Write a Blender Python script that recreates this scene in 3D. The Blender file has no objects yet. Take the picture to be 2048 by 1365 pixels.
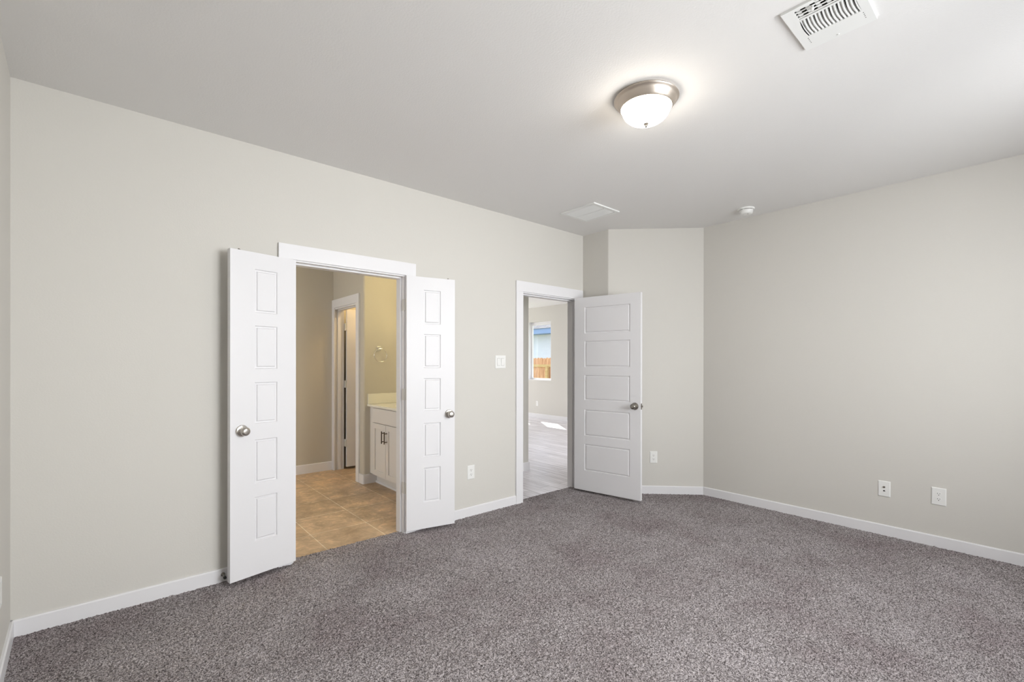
import bpy, bmesh, math, random
import numpy as np
from mathutils import Vector, Matrix

C = bpy.context.scene.collection
PI = math.pi
random.seed(4)

# ------------------------------------------------------------------ camera
YAW, PITCH, ROLL = 0.8481616, -0.000947, 0.0012602
FPX, CX, CY, CAMZ = 921.394, 1041.649, 728.557, 1.34527
cd = bpy.data.cameras.new('camera')
cd.sensor_fit = 'HORIZONTAL'; cd.sensor_width = 36.0
cd.lens = FPX / 2048 * 36.0
cd.shift_x = (1024 - CX) / 2048
cd.shift_y = (CY - 682.5) / 2048
cd.clip_start = 0.02
cam = bpy.data.objects.new('camera', cd); C.objects.link(cam)
Fv = Vector((-math.sin(YAW) * math.cos(PITCH), math.cos(YAW) * math.cos(PITCH), math.sin(PITCH)))
R0 = Vector((math.cos(YAW), math.sin(YAW), 0)); U0 = R0.cross(Fv)
Rv = R0 * math.cos(ROLL) + U0 * math.sin(ROLL); Uv = -R0 * math.sin(ROLL) + U0 * math.cos(ROLL)
M3 = Matrix((Rv, Uv, -Fv)).transposed()
cam.matrix_world = Matrix.Translation((0, 0, CAMZ)) @ M3.to_4x4()
bpy.context.scene.camera = cam

# ------------------------------------------------------------------ world, sun, daylight at the windows, exposure
sc = bpy.context.scene
sc.view_settings.view_transform = 'Standard'
sc.view_settings.look = 'None'
sc.view_settings.exposure = 0.70
sc.view_settings.gamma = 1.0
sc.view_settings.use_curve_mapping = False
w = bpy.data.worlds.new('sky'); sc.world = w; w.use_nodes = True
bg = w.node_tree.nodes['Background']
bg.inputs[0].default_value = (0.78, 0.87, 1.0, 1)
bg.inputs[1].default_value = 1.35

def sun_lamp():
    l = bpy.data.lights.new('sun', 'SUN'); l.energy = 7.0; l.angle = math.radians(0.6); l.color = (1, 0.97, 0.92)
    o = bpy.data.objects.new('sun', l); C.objects.link(o)
    o.rotation_euler = Vector((0.70, -0.475, -1.0)).to_track_quat('-Z', 'Y').to_euler()
    o.location = (-12, 14, 9)
sun_lamp()

def area(name, loc, direction, sx, sy, power, color, spread=180):
    l = bpy.data.lights.new(name, 'AREA'); l.shape = 'RECTANGLE'; l.size = sx; l.size_y = sy
    l.energy = power; l.color = color; l.spread = math.radians(spread)
    o = bpy.data.objects.new(name, l); C.objects.link(o)
    o.location = loc; o.rotation_euler = Vector(direction).to_track_quat('-Z', 'Y').to_euler()
    return o
# daylight entering by the bedroom's two windows (east wall)
area('window_daylight', (1.30, 1.85, 1.70), (-1, -0.60, -0.12), 0.9, 1.4, 48, (0.965, 0.985, 1.0), 136)
area('window_daylight', (1.30, 2.90, 1.70), (-1, 0.25, -0.14), 0.9, 1.4, 30, (0.965, 0.985, 1.0), 124)
area('added_living_fill', (-12.55, 5.9, 1.3), (1, 0, 0.0), 3.2, 2.3, 78, (0.98, 0.99, 1.0))  # added to brighten the living room through an invented west opening
area('added_side_fill', (-3.22, 6.2, 1.45), (-1, 0, 0), 1.8, 1.9, 24, (1.0, 0.985, 1.0))  # added fill from the east so the far window reveals look bright
area('added_bathroom_fill', (-4.70, -1.42, 1.75), (0, 1, 0), 1.0, 1.0, 21, (1.0, 0.97, 0.93))  # added to raise the ambient light in the bathroom, source unseen

# ------------------------------------------------------------------ materials
def new_mat(name):
    m = bpy.data.materials.new(name); m.use_nodes = True
    nt = m.node_tree; b = nt.nodes['Principled BSDF']
    return m, nt, b
def rgb(r, g, b):
    f = lambda c: (c / 255 / 12.92) if c / 255 <= 0.04045 else ((c / 255 + 0.055) / 1.055) ** 2.4
    return (f(r), f(g), f(b), 1)
def nd(nt, t, **k):
    n = nt.nodes.new(t)
    for a, v in k.items():
        if hasattr(n, a): setattr(n, a, v)
        else: n.inputs[a].default_value = v
    return n
def noise(nt, scale, detail=2, rough=0.5, vec=None):
    n = nt.nodes.new('ShaderNodeTexNoise'); n.inputs['Scale'].default_value = scale
    n.inputs['Detail'].default_value = detail; n.inputs['Roughness'].default_value = rough
    if vec is None:
        tc = nt.nodes.new('ShaderNodeTexCoord'); vec = tc.outputs['Object']
    nt.links.new(vec, n.inputs['Vector']); return n
def bump(nt, b, height, strength, dist):
    n = nt.nodes.new('ShaderNodeBump'); n.inputs['Strength'].default_value = strength; n.inputs['Distance'].default_value = dist
    nt.links.new(height, n.inputs['Height']); nt.links.new(n.outputs[0], b.inputs['Normal']); return n
def ramp(nt, fac, stops):
    r = nt.nodes.new('ShaderNodeValToRGB'); nt.links.new(fac, r.inputs[0])
    els = r.color_ramp.elements
    while len(els) < len(stops): els.new(0.5)
    for e, (pos, c) in zip(els, stops): e.position = pos; e.color = c
    return r

def paint(name, col, rough=0.6, tex=None, var=0.0):
    m, nt, b = new_mat(name)
    b.inputs['Base Color'].default_value = col; b.inputs['Roughness'].default_value = rough
    b.inputs['Specular IOR Level'].default_value = 0.3
    if tex:
        sc_, st, di = tex
        n = noise(nt, sc_, 3, 0.55); bump(nt, b, n.outputs['Fac'], st, di)
    return m
M_WALL = paint('greige_wall_paint', (0.655, 0.633, 0.588, 1), 0.75, (120, 0.35, 0.0012))
M_CEIL = paint('ceiling_paint', (0.80, 0.787, 0.77, 1), 0.85, (110, 0.45, 0.0016))
M_TRIM = paint('white_trim_paint', (0.80, 0.79, 0.80, 1), 0.35)
M_DOOR = paint('white_door_paint', (0.775, 0.765, 0.775, 1), 0.42, (260, 0.12, 0.0006))
M_PLATE = paint('white_plastic', (0.84, 0.835, 0.81, 1), 0.3)
M_METALW = paint('white_enamelled_metal', (0.82, 0.82, 0.80, 1), 0.35)
M_BATH = paint('greige_paint_warm_light_tint', (0.56, 0.52, 0.44, 1), 0.75, (120, 0.35, 0.0012))  # same greige as the other walls, warm lamp light mixed into the colour
M_CAB = paint('white_cabinet_paint', (0.74, 0.71, 0.68, 1), 0.4)
M_COUNTER = paint('cream_cultured_marble', (0.84, 0.81, 0.70, 1), 0.12)
M_DARK = paint('dark_cavity', (0.02, 0.02, 0.018, 1), 0.9)
M_GREY = paint('grey_galvanised_vane', (0.42, 0.42, 0.40, 1), 0.5)
M_SLOT = paint('slot_shadow_black', (0.03, 0.028, 0.025, 1), 0.6)

def metal(name, col, rough):
    m, nt, b = new_mat(name)
    b.inputs['Base Color'].default_value = col; b.inputs['Metallic'].default_value = 1; b.inputs['Roughness'].default_value = rough
    n = noise(nt, 9, 2); r = ramp(nt, n.outputs['Fac'], [(0.3, (rough * 0.94,) * 3 + (1,)), (0.7, (rough * 1.06,) * 3 + (1,))])
    nt.links.new(r.outputs[0], b.inputs['Roughness']); return m
M_NICKEL = metal('brushed_nickel', (0.52, 0.49, 0.45, 1), 0.28)
M_NICKELD = metal('aged_nickel', (0.33, 0.31, 0.28, 1), 0.25)
M_BRONZE = metal('dark_bronze', (0.13, 0.10, 0.075, 1), 0.35)
M_CHROME = metal('polished_chrome', (0.80, 0.79, 0.77, 1), 0.08)
M_HINGE = paint('painted_hinge', (0.66, 0.64, 0.60, 1), 0.35)
M_BRUSHRIM = metal('brushed_nickel_pan', (0.60, 0.53, 0.46, 1), 0.42)

def emis(name, col, s):
    m, nt, b = new_mat(name)
    b.inputs['Base Color'].default_value = (0.9, 0.88, 0.82, 1)
    b.inputs['Emission Color'].default_value = col; b.inputs['Emission Strength'].default_value = s
    b.inputs['Roughness'].default_value = 0.35
    return m
M_LAMP = emis('lit_frosted_glass', (1.0, 0.92, 0.80, 1), 17.0)
M_CLOSET = emis('lit_warm_closet_globe', (1.0, 0.74, 0.38, 1), 75.0)
M_WARM = emis('lit_warm_globe', (1.0, 0.84, 0.46, 1), 26.0)

def glass():
    m = bpy.data.materials.new('window_glass'); m.use_nodes = True; nt = m.node_tree
    nt.nodes.clear()
    out = nt.nodes.new('ShaderNodeOutputMaterial'); mx = nt.nodes.new('ShaderNodeMixShader')
    tr = nt.nodes.new('ShaderNodeBsdfTransparent'); gl = nt.nodes.new('ShaderNodeBsdfGlossy'); gl.inputs['Roughness'].default_value = 0.02
    tr.inputs[0].default_value = (0.985, 0.985, 0.985, 1)
    lw = nt.nodes.new('ShaderNodeLayerWeight'); lw.inputs[0].default_value = 0.5
    pw = nd(nt, 'ShaderNodeMath', operation='POWER'); nt.links.new(lw.outputs['Facing'], pw.inputs[0]); pw.inputs[1].default_value = 4.0
    ml = nd(nt, 'ShaderNodeMath', operation='MULTIPLY_ADD'); nt.links.new(pw.outputs[0], ml.inputs[0]); ml.inputs[1].default_value = 0.45; ml.inputs[2].default_value = 0.02
    nt.links.new(ml.outputs[0], mx.inputs[0]); nt.links.new(tr.outputs[0], mx.inputs[1]); nt.links.new(gl.outputs[0], mx.inputs[2])
    nt.links.new(mx.outputs[0], out.inputs[0]); return m
M_GLASS = glass()

def carpet_mat():
    m, nt, b = new_mat('grey_loop_pile_carpet')
    tc = nt.nodes.new('ShaderNodeTexCoord')
    n1 = noise(nt, 190, 3, 0.65, tc.outputs['Object'])
    v = nt.nodes.new('ShaderNodeTexVoronoi'); v.inputs['Scale'].default_value = 215; nt.links.new(tc.outputs['Object'], v.inputs['Vector'])
    bw = nt.nodes.new('ShaderNodeRGBToBW'); nt.links.new(v.outputs['Color'], bw.inputs[0])
    a = nd(nt, 'ShaderNodeMath', operation='ADD'); nt.links.new(n1.outputs['Fac'], a.inputs[0])
    ms = nd(nt, 'ShaderNodeMath', operation='MULTIPLY'); nt.links.new(bw.outputs[0], ms.inputs[0]); ms.inputs[1].default_value = 0.42
    nt.links.new(ms.outputs[0], a.inputs[1])
    r = ramp(nt, a.outputs[0], [(0.47, (0.045, 0.037, 0.037, 1)), (0.62, (0.16, 0.143, 0.143, 1)), (0.74, (0.325, 0.295, 0.295, 1)), (0.90, (0.52, 0.48, 0.48, 1))])
    n2 = noise(nt, 1.7, 4, 0.6, tc.outputs['Object'])
    r2 = ramp(nt, n2.outputs['Fac'], [(0.36, (0.84, 0.80, 0.81, 1)), (0.50, (0.97, 0.965, 0.965, 1)), (0.64, (1.10, 1.10, 1.11, 1))])
    mx = nt.nodes.new('ShaderNodeMix'); mx.data_type = 'RGBA'; mx.blend_type = 'MULTIPLY'; mx.inputs[0].default_value = 1
    nt.links.new(r.outputs[0], mx.inputs[6]); nt.links.new(r2.outputs[0], mx.inputs[7])
    nt.links.new(mx.outputs[2], b.inputs['Base Color'])
    b.inputs['Roughness'].default_value = 0.95; b.inputs['Specular IOR Level'].default_value = 0.1
    return m
M_CARPET = carpet_mat()

def tile_mat():
    m, nt, b = new_mat('tan_ceramic_tile')
    tc = nt.nodes.new('ShaderNodeTexCoord')
    mp = nt.nodes.new('ShaderNodeMapping'); nt.links.new(tc.outputs['Object'], mp.inputs[0])
    # grout lines pass at x = -3.80 + k*0.445 and y = 1.155 + k*0.445
    mp.inputs['Location'].default_value = (3.80 + 0.445 * 20, -1.155 + 0.445 * 20, 0)
    br = nt.nodes.new('ShaderNodeTexBrick'); br.offset = 0.0; br.squash = 1.0
    br.inputs['Scale'].default_value = 1.0; br.inputs['Brick Width'].default_value = 0.445; br.inputs['Row Height'].default_value = 0.445
    br.inputs['Mortar Size'].default_value = 0.0030; br.inputs['Mortar Smooth'].default_value = 0.1; br.inputs['Bias'].default_value = 0
    br.inputs['Color1'].default_value = (0.47, 0.335, 0.205, 1); br.inputs['Color2'].default_value = (0.57, 0.415, 0.265, 1)
    br.inputs['Mortar'].default_value = (0.74, 0.66, 0.52, 1)
    nt.links.new(mp.outputs[0], br.inputs['Vector'])
    n = noise(nt, 4.0, 6, 0.6, tc.outputs['Object'])
    r = ramp(nt, n.outputs['Fac'], [(0.32, (0.72, 0.70, 0.66, 1)), (0.5, (0.98, 0.98, 0.98, 1)), (0.68, (1.30, 1.27, 1.22, 1))])
    mx = nt.nodes.new('ShaderNodeMix'); mx.data_type = 'RGBA'; mx.blend_type = 'MULTIPLY'; mx.inputs[0].default_value = 1
    n3 = noise(nt, 11.0, 8, 0.68, tc.outputs['Object']); n3.inputs['Distortion'].default_value = 1.6
    r3 = ramp(nt, n3.outputs['Fac'], [(0.36, (0.86, 0.84, 0.82, 1)), (0.52, (1.0, 1.0, 1.0, 1)), (0.66, (1.26, 1.25, 1.24, 1))])
    m3 = nt.nodes.new('ShaderNodeMix'); m3.data_type = 'RGBA'; m3.blend_type = 'MULTIPLY'; m3.inputs[0].default_value = 1
    nt.links.new(r.outputs[0], m3.inputs[6]); nt.links.new(r3.outputs[0], m3.inputs[7])
    nt.links.new(br.outputs['Color'], mx.inputs[6]); nt.links.new(m3.outputs[2], mx.inputs[7])
    nt.links.new(mx.outputs[2], b.inputs['Base Color'])
    b.inputs['Roughness'].default_value = 0.38
    inv = nd(nt, 'ShaderNodeMath', operation='SUBTRACT'); inv.inputs[0].default_value = 1; nt.links.new(br.outputs['Fac'], inv.inputs[1])
    bump(nt, b, inv.outputs[0], 0.5, 0.002)
    return m
M_TILE = tile_mat()

def plank_mat():
    m, nt, b = new_mat('pale_grey_wood_plank')
    tc = nt.nodes.new('ShaderNodeTexCoord')
    br = nt.nodes.new('ShaderNodeTexBrick'); br.offset = 0.37
    br.inputs['Scale'].default_value = 1.0; br.inputs['Brick Width'].default_value = 1.2; br.inputs['Row Height'].default_value = 0.15
    br.inputs['Mortar Size'].default_value = 0.0016; br.inputs['Bias'].default_value = 0
    br.inputs['Color1'].default_value = (0.74, 0.71, 0.75, 1); br.inputs['Color2'].default_value = (0.92, 0.89, 0.93, 1)
    br.inputs['Mortar'].default_value = (0.16, 0.15, 0.145, 1)
    nt.links.new(tc.outputs['Object'], br.inputs['Vector'])
    mp = nt.nodes.new('ShaderNodeMapping'); nt.links.new(tc.outputs['Object'], mp.inputs[0]); mp.inputs['Scale'].default_value = (0.9, 16, 1)
    n = noise(nt, 2.2, 5, 0.6, mp.outputs[0])
    r = ramp(nt, n.outputs['Fac'], [(0.3, (0.68, 0.66, 0.65, 1)), (0.65, (1.15, 1.15, 1.15, 1))])
    mx = nt.nodes.new('ShaderNodeMix'); mx.data_type = 'RGBA'; mx.blend_type = 'MULTIPLY'; mx.inputs[0].default_value = 1
    nt.links.new(br.outputs['Color'], mx.inputs[6]); nt.links.new(r.outputs[0], mx.inputs[7])
    nt.links.new(mx.outputs[2], b.inputs['Base Color']); b.inputs['Roughness'].default_value = 0.32
    return m
M_PLANK = plank_mat()

def streak(name, c1, c2, scale, stretch, rough=0.8):
    m, nt, b = new_mat(name)
    tc = nt.nodes.new('ShaderNodeTexCoord'); mp = nt.nodes.new('ShaderNodeMapping'); nt.links.new(tc.outputs['Object'], mp.inputs[0])
    mp.inputs['Scale'].default_value = stretch
    n = noise(nt, scale, 5, 0.6, mp.outputs[0]); r = ramp(nt, n.outputs['Fac'], [(0.3, c1), (0.7, c2)])
    nt.links.new(r.outputs[0], b.inputs['Base Color']); b.inputs['Roughness'].default_value = rough
    return m
M_FENCE = streak('cedar_fence_board', (0.44, 0.20, 0.10, 1), (0.78, 0.47, 0.28, 1), 3, (5, 5, 0.8))
M_RAIL = streak('treated_pine_rail', (0.50, 0.34, 0.15, 1), (0.66, 0.48, 0.25, 1), 3, (1, 5, 5))
M_SIDING = streak('pale_blue_white_siding', (0.66, 0.73, 0.85, 1), (0.72, 0.79, 0.90, 1), 2, (1, 1, 4))
M_FASCIA = paint('slate_blue_fascia', (0.24, 0.36, 0.60, 1), 0.6)
M_GRASS = streak('dry_grass', (0.12, 0.16, 0.05, 1), (0.28, 0.30, 0.12, 1), 8, (1, 1, 1), 0.95)
def shingle():
    m, nt, b = new_mat('pale_roof_shingle'); tc = nt.nodes.new('ShaderNodeTexCoord')
    br = nt.nodes.new('ShaderNodeTexBrick'); br.inputs['Scale'].default_value = 1; br.inputs['Brick Width'].default_value = 0.5; br.inputs['Row Height'].default_value = 0.14
    br.inputs['Mortar Size'].default_value = 0.012
    br.inputs['Color1'].default_value = (0.26, 0.26, 0.28, 1); br.inputs['Color2'].default_value = (0.36, 0.36, 0.38, 1); br.inputs['Mortar'].default_value = (0.12, 0.12, 0.13, 1)
    nt.links.new(tc.outputs['Object'], br.inputs['Vector']); nt.links.new(br.outputs[0], b.inputs['Base Color']); b.inputs['Roughness'].default_value = 0.9
    return m
M_SHINGLE = shingle()

# ------------------------------------------------------------------ mesh helpers
def BM(): return bmesh.new()
def box(bm, x0, x1, y0, y1, z0, z1):
    v = [bm.verts.new((x, y, z)) for x in (x0, x1) for y in (y0, y1) for z in (z0, z1)]
    for f in ((0, 1, 3, 2), (4, 6, 7, 5), (0, 4, 5, 1), (2, 3, 7, 6), (0, 2, 6, 4), (1, 5, 7, 3)):
        bm.faces.new([v[i] for i in f])
def prism(bm, pts, z0, z1):
    a = [bm.verts.new((x, y, z0)) for x, y in pts]; b = [bm.verts.new((x, y, z1)) for x, y in pts]
    n = len(pts)
    bm.faces.new(a[::-1]); bm.faces.new(b)
    for i in range(n): bm.faces.new((a[i], a[(i + 1) % n], b[(i + 1) % n], b[i]))
def lathe(bm, prof, seg=48, mat=Matrix.Identity(4)):
    """revolve (r, h) about local z"""
    rings = []
    for r, h in prof:
        if r < 1e-6: rings.append([bm.verts.new(mat @ Vector((0, 0, h)))])
        else: rings.append([bm.verts.new(mat @ Vector((r * math.cos(2 * PI * k / seg), r * math.sin(2 * PI * k / seg), h))) for k in range(seg)])
    for a, b in zip(rings, rings[1:]):
        for k in range(seg):
            k2 = (k + 1) % seg
            if len(a) == 1 and len(b) == 1: continue
            if len(a) == 1: bm.faces.new((a[0], b[k2], b[k]))
            elif len(b) == 1: bm.faces.new((a[k], a[k2], b[0]))
            else: bm.faces.new((a[k], a[k2], b[k2], b[k]))
def tube(bm, pts, r, seg=10, closed=False):
    pts = [Vector(p) for p in pts]; n = len(pts); rings = []
    for i, p in enumerate(pts):
        if closed: t = pts[(i + 1) % n] - pts[i - 1]
        else: t = pts[min(i + 1, n - 1)] - pts[max(i - 1, 0)]
        t.normalize(); up = Vector((0, 0, 1)) if abs(t.z) < 0.9 else Vector((1, 0, 0))
        a = t.cross(up).normalized(); b = t.cross(a)
        rings.append([bm.verts.new(p + (a * math.cos(2 * PI * k / seg) + b * math.sin(2 * PI * k / seg)) * r) for k in range(seg)])
    m = n if closed else n - 1
    for i in range(m):
        A, B = rings[i], rings[(i + 1) % n]
        for k in range(seg): bm.faces.new((A[k], A[(k + 1) % seg], B[(k + 1) % seg], B[k]))
    if not closed: bm.faces.new(rings[0][::-1]); bm.faces.new(rings[-1])
def obj(name, bm, mat, parent=None, smooth=False, bevel=0, loc=None, rotz=None):
    bmesh.ops.recalc_face_normals(bm, faces=bm.faces[:])
    me = bpy.data.meshes.new(name); bm.to_mesh(me); bm.free()
    me.materials.append(mat)
    o = bpy.data.objects.new(name, me); C.objects.link(o)
    if smooth:
        for p in me.polygons: p.use_smooth = True
        try: me.set_sharp_from_angle(angle=math.radians(40))
        except Exception: pass
    if bevel:
        md = o.modifiers.new('bevel', 'BEVEL'); md.width = bevel; md.segments = 2; md.limit_method = 'ANGLE'; md.angle_limit = math.radians(40)
    if parent: o.parent = parent
    if loc: o.location = loc
    if rotz is not None: o.rotation_euler = (0, 0, rotz)
    return o
def tag(o, label, cat, kind=None, group=None):
    o['label'] = label; o['category'] = cat
    if kind: o['kind'] = kind
    if group: o['group'] = group
    return o
def thing(name, label, cat, loc=(0, 0, 0), rotz=0, kind=None, group=None):
    o = bpy.data.objects.new(name, None); C.objects.link(o); o.empty_display_size = 0.1
    o.location = loc; o.rotation_euler = (0, 0, rotz)
    return tag(o, label, cat, kind, group)
def S(name, bm, mat, label, cat, **k):
    return tag(obj(name, bm, mat, **k), label, cat, 'structure')
def arc(cx, cy, r, a0, a1, n=6):
    return [(cx + r * math.cos(math.radians(a0 + (a1 - a0) * i / n)), cy + r * math.sin(math.radians(a0 + (a1 - a0) * i / n))) for i in range(n + 1)]

# ------------------------------------------------------------------ room dimensions
XL = -3.343; TW = 0.115; XLb = XL - TW       # long left wall (bathroom and hall doors)
H = 2.745; DH = 2.04                         # ceiling, door opening
YR = 4.542; XE = 1.12                        # right wall, window wall
YC = 3.855; XC = -2.998; XD = -2.311         # return and 45 degree wall
B0, B1 = 0.899, 1.722                        # bathroom opening
H0, H1 = 2.968, 3.749                        # hall opening
YN0 = -0.383; NS = 0.044                     # near wall starts in the corner and runs with a slight slope
YF = 7.87                                    # living room far wall
nearY = lambda x: YN0 + (x - XL) * NS

# walls
bm = BM()
for a, b, z0, z1 in ((-0.60, B0, -0.1, H), (B0, B1, DH, H), (B1, H0, -0.1, H), (H0, H1, DH, H), (H1, 5.2, -0.1, H), (5.2, 7.2, -0.1, 0.4), (5.2, 7.2, 2.4, H), (7.2, YF, -0.1, H)):
    box(bm, XLb, XL, a, b, z0, z1)
S('wall_left', bm, M_WALL, 'long greige wall with the bathroom and hall doorways', 'wall')
bm = BM()
r = 0.022
prism(bm, [(XL, YC)] + arc(XC - 0.009, YC + r, r, -90, -45, 5) + [(XD, YR), (XD, YR + 0.12), (XL, YR + 0.12)], -0.1, H)
S('wall_angled', bm, M_WALL, 'short return and angled greige wall beside the open hall door', 'wall', smooth=True)
bm = BM(); box(bm, XD, XE + 0.12, YR, YR + 0.12, -0.1, H)
S('wall_right', bm, M_WALL, 'plain greige wall on the right with two low wall plates', 'wall')
bm = BM(); prism(bm, [(XL, nearY(XL)), (XL, nearY(XL) - 0.12), (XE + 0.12, nearY(XE) - 0.12), (XE + 0.12, nearY(XE + 0.12))], -0.1, H)
S('wall_near', bm, M_WALL, 'greige wall at the far left edge of the photo', 'wall')
# window wall behind the camera: two openings
W1 = (1.40, 2.30); W2 = (2.45, 3.35); WZ = (1.00, 2.40)
bm = BM()
box(bm, XE, XE + 0.12, nearY(XE), W1[0], -0.1, H); box(bm, XE, XE + 0.12, W1[1], W2[0], -0.1, H); box(bm, XE, XE + 0.12, W2[1], YR, -0.1, H)
for a, b in (W1, W2): box(bm, XE, XE + 0.12, a, b, -0.1, WZ[0]); box(bm, XE, XE + 0.12, a, b, WZ[1], H)
S('wall_back', bm, M_WALL, 'greige window wall behind the camera', 'wall')
for i, (a, b) in enumerate((W1, W2)):
    wn = thing('window_%d' % (i + 2), 'bedroom window %s, behind the camera' % ('nearer the near wall' if i == 0 else 'nearer the right wall'), 'window', (XE + 0.08, (a + b) / 2, WZ[0]), 0, 'structure')
    hw, hh = (b - a) / 2, WZ[1] - WZ[0]
    bm = BM()
    box(bm, -0.02, 0.02, -hw, -hw + 0.04, 0, hh); box(bm, -0.02, 0.02, hw - 0.04, hw, 0, hh)
    box(bm, -0.02, 0.02, -hw + 0.04, hw - 0.04, 0, 0.04); box(bm, -0.02, 0.02, -hw + 0.04, hw - 0.04, hh - 0.04, hh); box(bm, -0.02, 0.02, -hw + 0.04, hw - 0.04, hh / 2 - 0.015, hh / 2 + 0.015)
    obj('window_frame', bm, M_TRIM, wn)
    bm = BM(); box(bm, -0.003, 0.003, -hw + 0.04, hw - 0.04, 0.04, hh - 0.04); obj('pane', bm, M_GLASS, wn)

# ceiling, with the hole of the supply duct
VX0, VX1, VY0, VY1 = -0.668, -0.468, 2.012, 2.212
bm = BM()
for a in ((XL - 0.05, VX0, -0.6, YR + 0.12), (VX1, XE + 0.12, -0.6, YR + 0.12), (VX0, VX1, -0.6, VY0), (VX0, VX1, VY1, YR + 0.12)):
    box(bm, *a, H, H + 0.15)
S('ceiling', bm, M_CEIL, 'light grey orange-peel textured bedroom ceiling', 'ceiling')

# carpet: real pile relief on a dense grid
def carpet():
    st = 0.0046
    x0, x1, y0, y1 = XL - 0.068, XE + 0.02, -0.42, YR + 0.02
    nx = int((x1 - x0) / st) + 1; ny = int((y1 - y0) / st) + 1
    xs = x0 + np.arange(nx) * st; ys = y0 + np.arange(ny) * st
    rng = np.random.default_rng(7)
    h = rng.random((nx, ny)); h2 = rng.random((nx, ny))
    hs = (h * 2 + np.roll(h, 1, 0) + np.roll(h, 1, 1)) / 4
    gx, gy = np.meshgrid(xs, ys, indexing='ij')
    gx = gx + (rng.random((nx, ny)) - 0.5) * st * 0.7; gy = gy + (h2 - 0.5) * st * 0.7
    lo = np.kron(rng.random((nx // 60 + 2, ny // 60 + 2)), np.ones((60, 60)))[:nx, :ny]
    z = (hs - 0.5) * 0.0115
    co = np.stack([gx, gy, z], -1).reshape(-1, 3).astype(np.float32)
    cx = (xs[:-1] + xs[1:]) / 2; cy = (ys[:-1] + ys[1:]) / 2
    CXm, CYm = np.meshgrid(cx, cy, indexing='ij')
    inside = (CYm > YN0 + (CXm - XL) * NS - 0.012) & (CYm < YR + 0.012) & (CXm < XE + 0.012)
    inside &= ~((CXm < XC) & (CYm > YC + 0.01)) & ~((CXm >= XC) & (CYm - CXm > YC - XC + 0.012))
    inside &= (CXm > XL - 0.006) | ((CYm > B0) & (CYm < B1)) | ((CYm > H0) & (CYm < H1))
    i, j = np.nonzero(inside)
    q = np.stack([i * ny + j, (i + 1) * ny + j, (i + 1) * ny + j + 1, i * ny + j + 1], -1)
    used = np.unique(q); remap = np.zeros(nx * ny, dtype=np.int32); remap[used] = np.arange(len(used))
    co = co[used]; q = remap[q].astype(np.int32)
    me = bpy.data.meshes.new('floor')
    me.vertices.add(len(co)); me.vertices.foreach_set('co', co.ravel())
    me.loops.add(q.size); me.loops.foreach_set('vertex_index', q.ravel())
    me.polygons.add(len(q)); me.polygons.foreach_set('loop_start', np.arange(0, q.size, 4, dtype=np.int32))
    me.update(calc_edges=True); me.validate()
    me.polygons.foreach_set('use_smooth', np.ones(len(q), dtype=bool))
    me.materials.append(M_CARPET)
    o = bpy.data.objects.new('floor', me); C.objects.link(o)
    tag(o, 'speckled grey cut-pile carpet covering the bedroom floor', 'carpet', 'structure')
carpet()

# ------------------------------------------------------------------ baseboards
def baseboard(name, runs, label, mat=M_TRIM, h=0.082, t=0.013, cut=0.006):
    """runs: list of (ax, ay, bx, by); the board stands to the LEFT of a->b"""
    bm = BM()
    for ax, ay, bx, by in runs:
        d = Vector((bx - ax, by - ay)); n = Vector((-d.y, d.x)).normalized() * t
        n2 = n * 0.62
        prof = [(n * 0, -0.02), (n, -0.02), (n, h - cut), (n2, h), (n * 0, h)]
        a = [bm.verts.new((ax + o.x, ay + o.y, z)) for o, z in prof]; b = [bm.verts.new((bx + o.x, by + o.y, z)) for o, z in prof]
        bm.faces.new(a); bm.faces.new(b[::-1])
        for i in range(5): bm.faces.new((a[i], b[i], b[(i + 1) % 5], a[(i + 1) % 5]))
    return S(name, bm, mat, label, 'baseboard')
CW = 0.09
baseboard('baseboard_left', [(XL, B0 - CW, XL, YN0 - 0.03), (XL, H0 - CW, XL, B1 + CW)], 'white baseboard along the long left wall')
baseboard('baseboard_angled', [(XD, YR, XC, YC)], 'white baseboard under the angled wall')
baseboard('baseboard_return', [(XC, YC, XL + 0.02, YC)], 'white baseboard on the short return behind the hall door')
baseboard('baseboard_right', [(XE, YR, XD, YR)], 'white baseboard along the right wall')
baseboard('baseboard_near', [(XL - 0.02, nearY(XL - 0.02), XE, nearY(XE))], 'white baseboard at the lower left photo edge')
baseboard('baseboard_back', [(XE, nearY(XE), XE, YR)], 'white baseboard on the window wall behind the camera')

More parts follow.
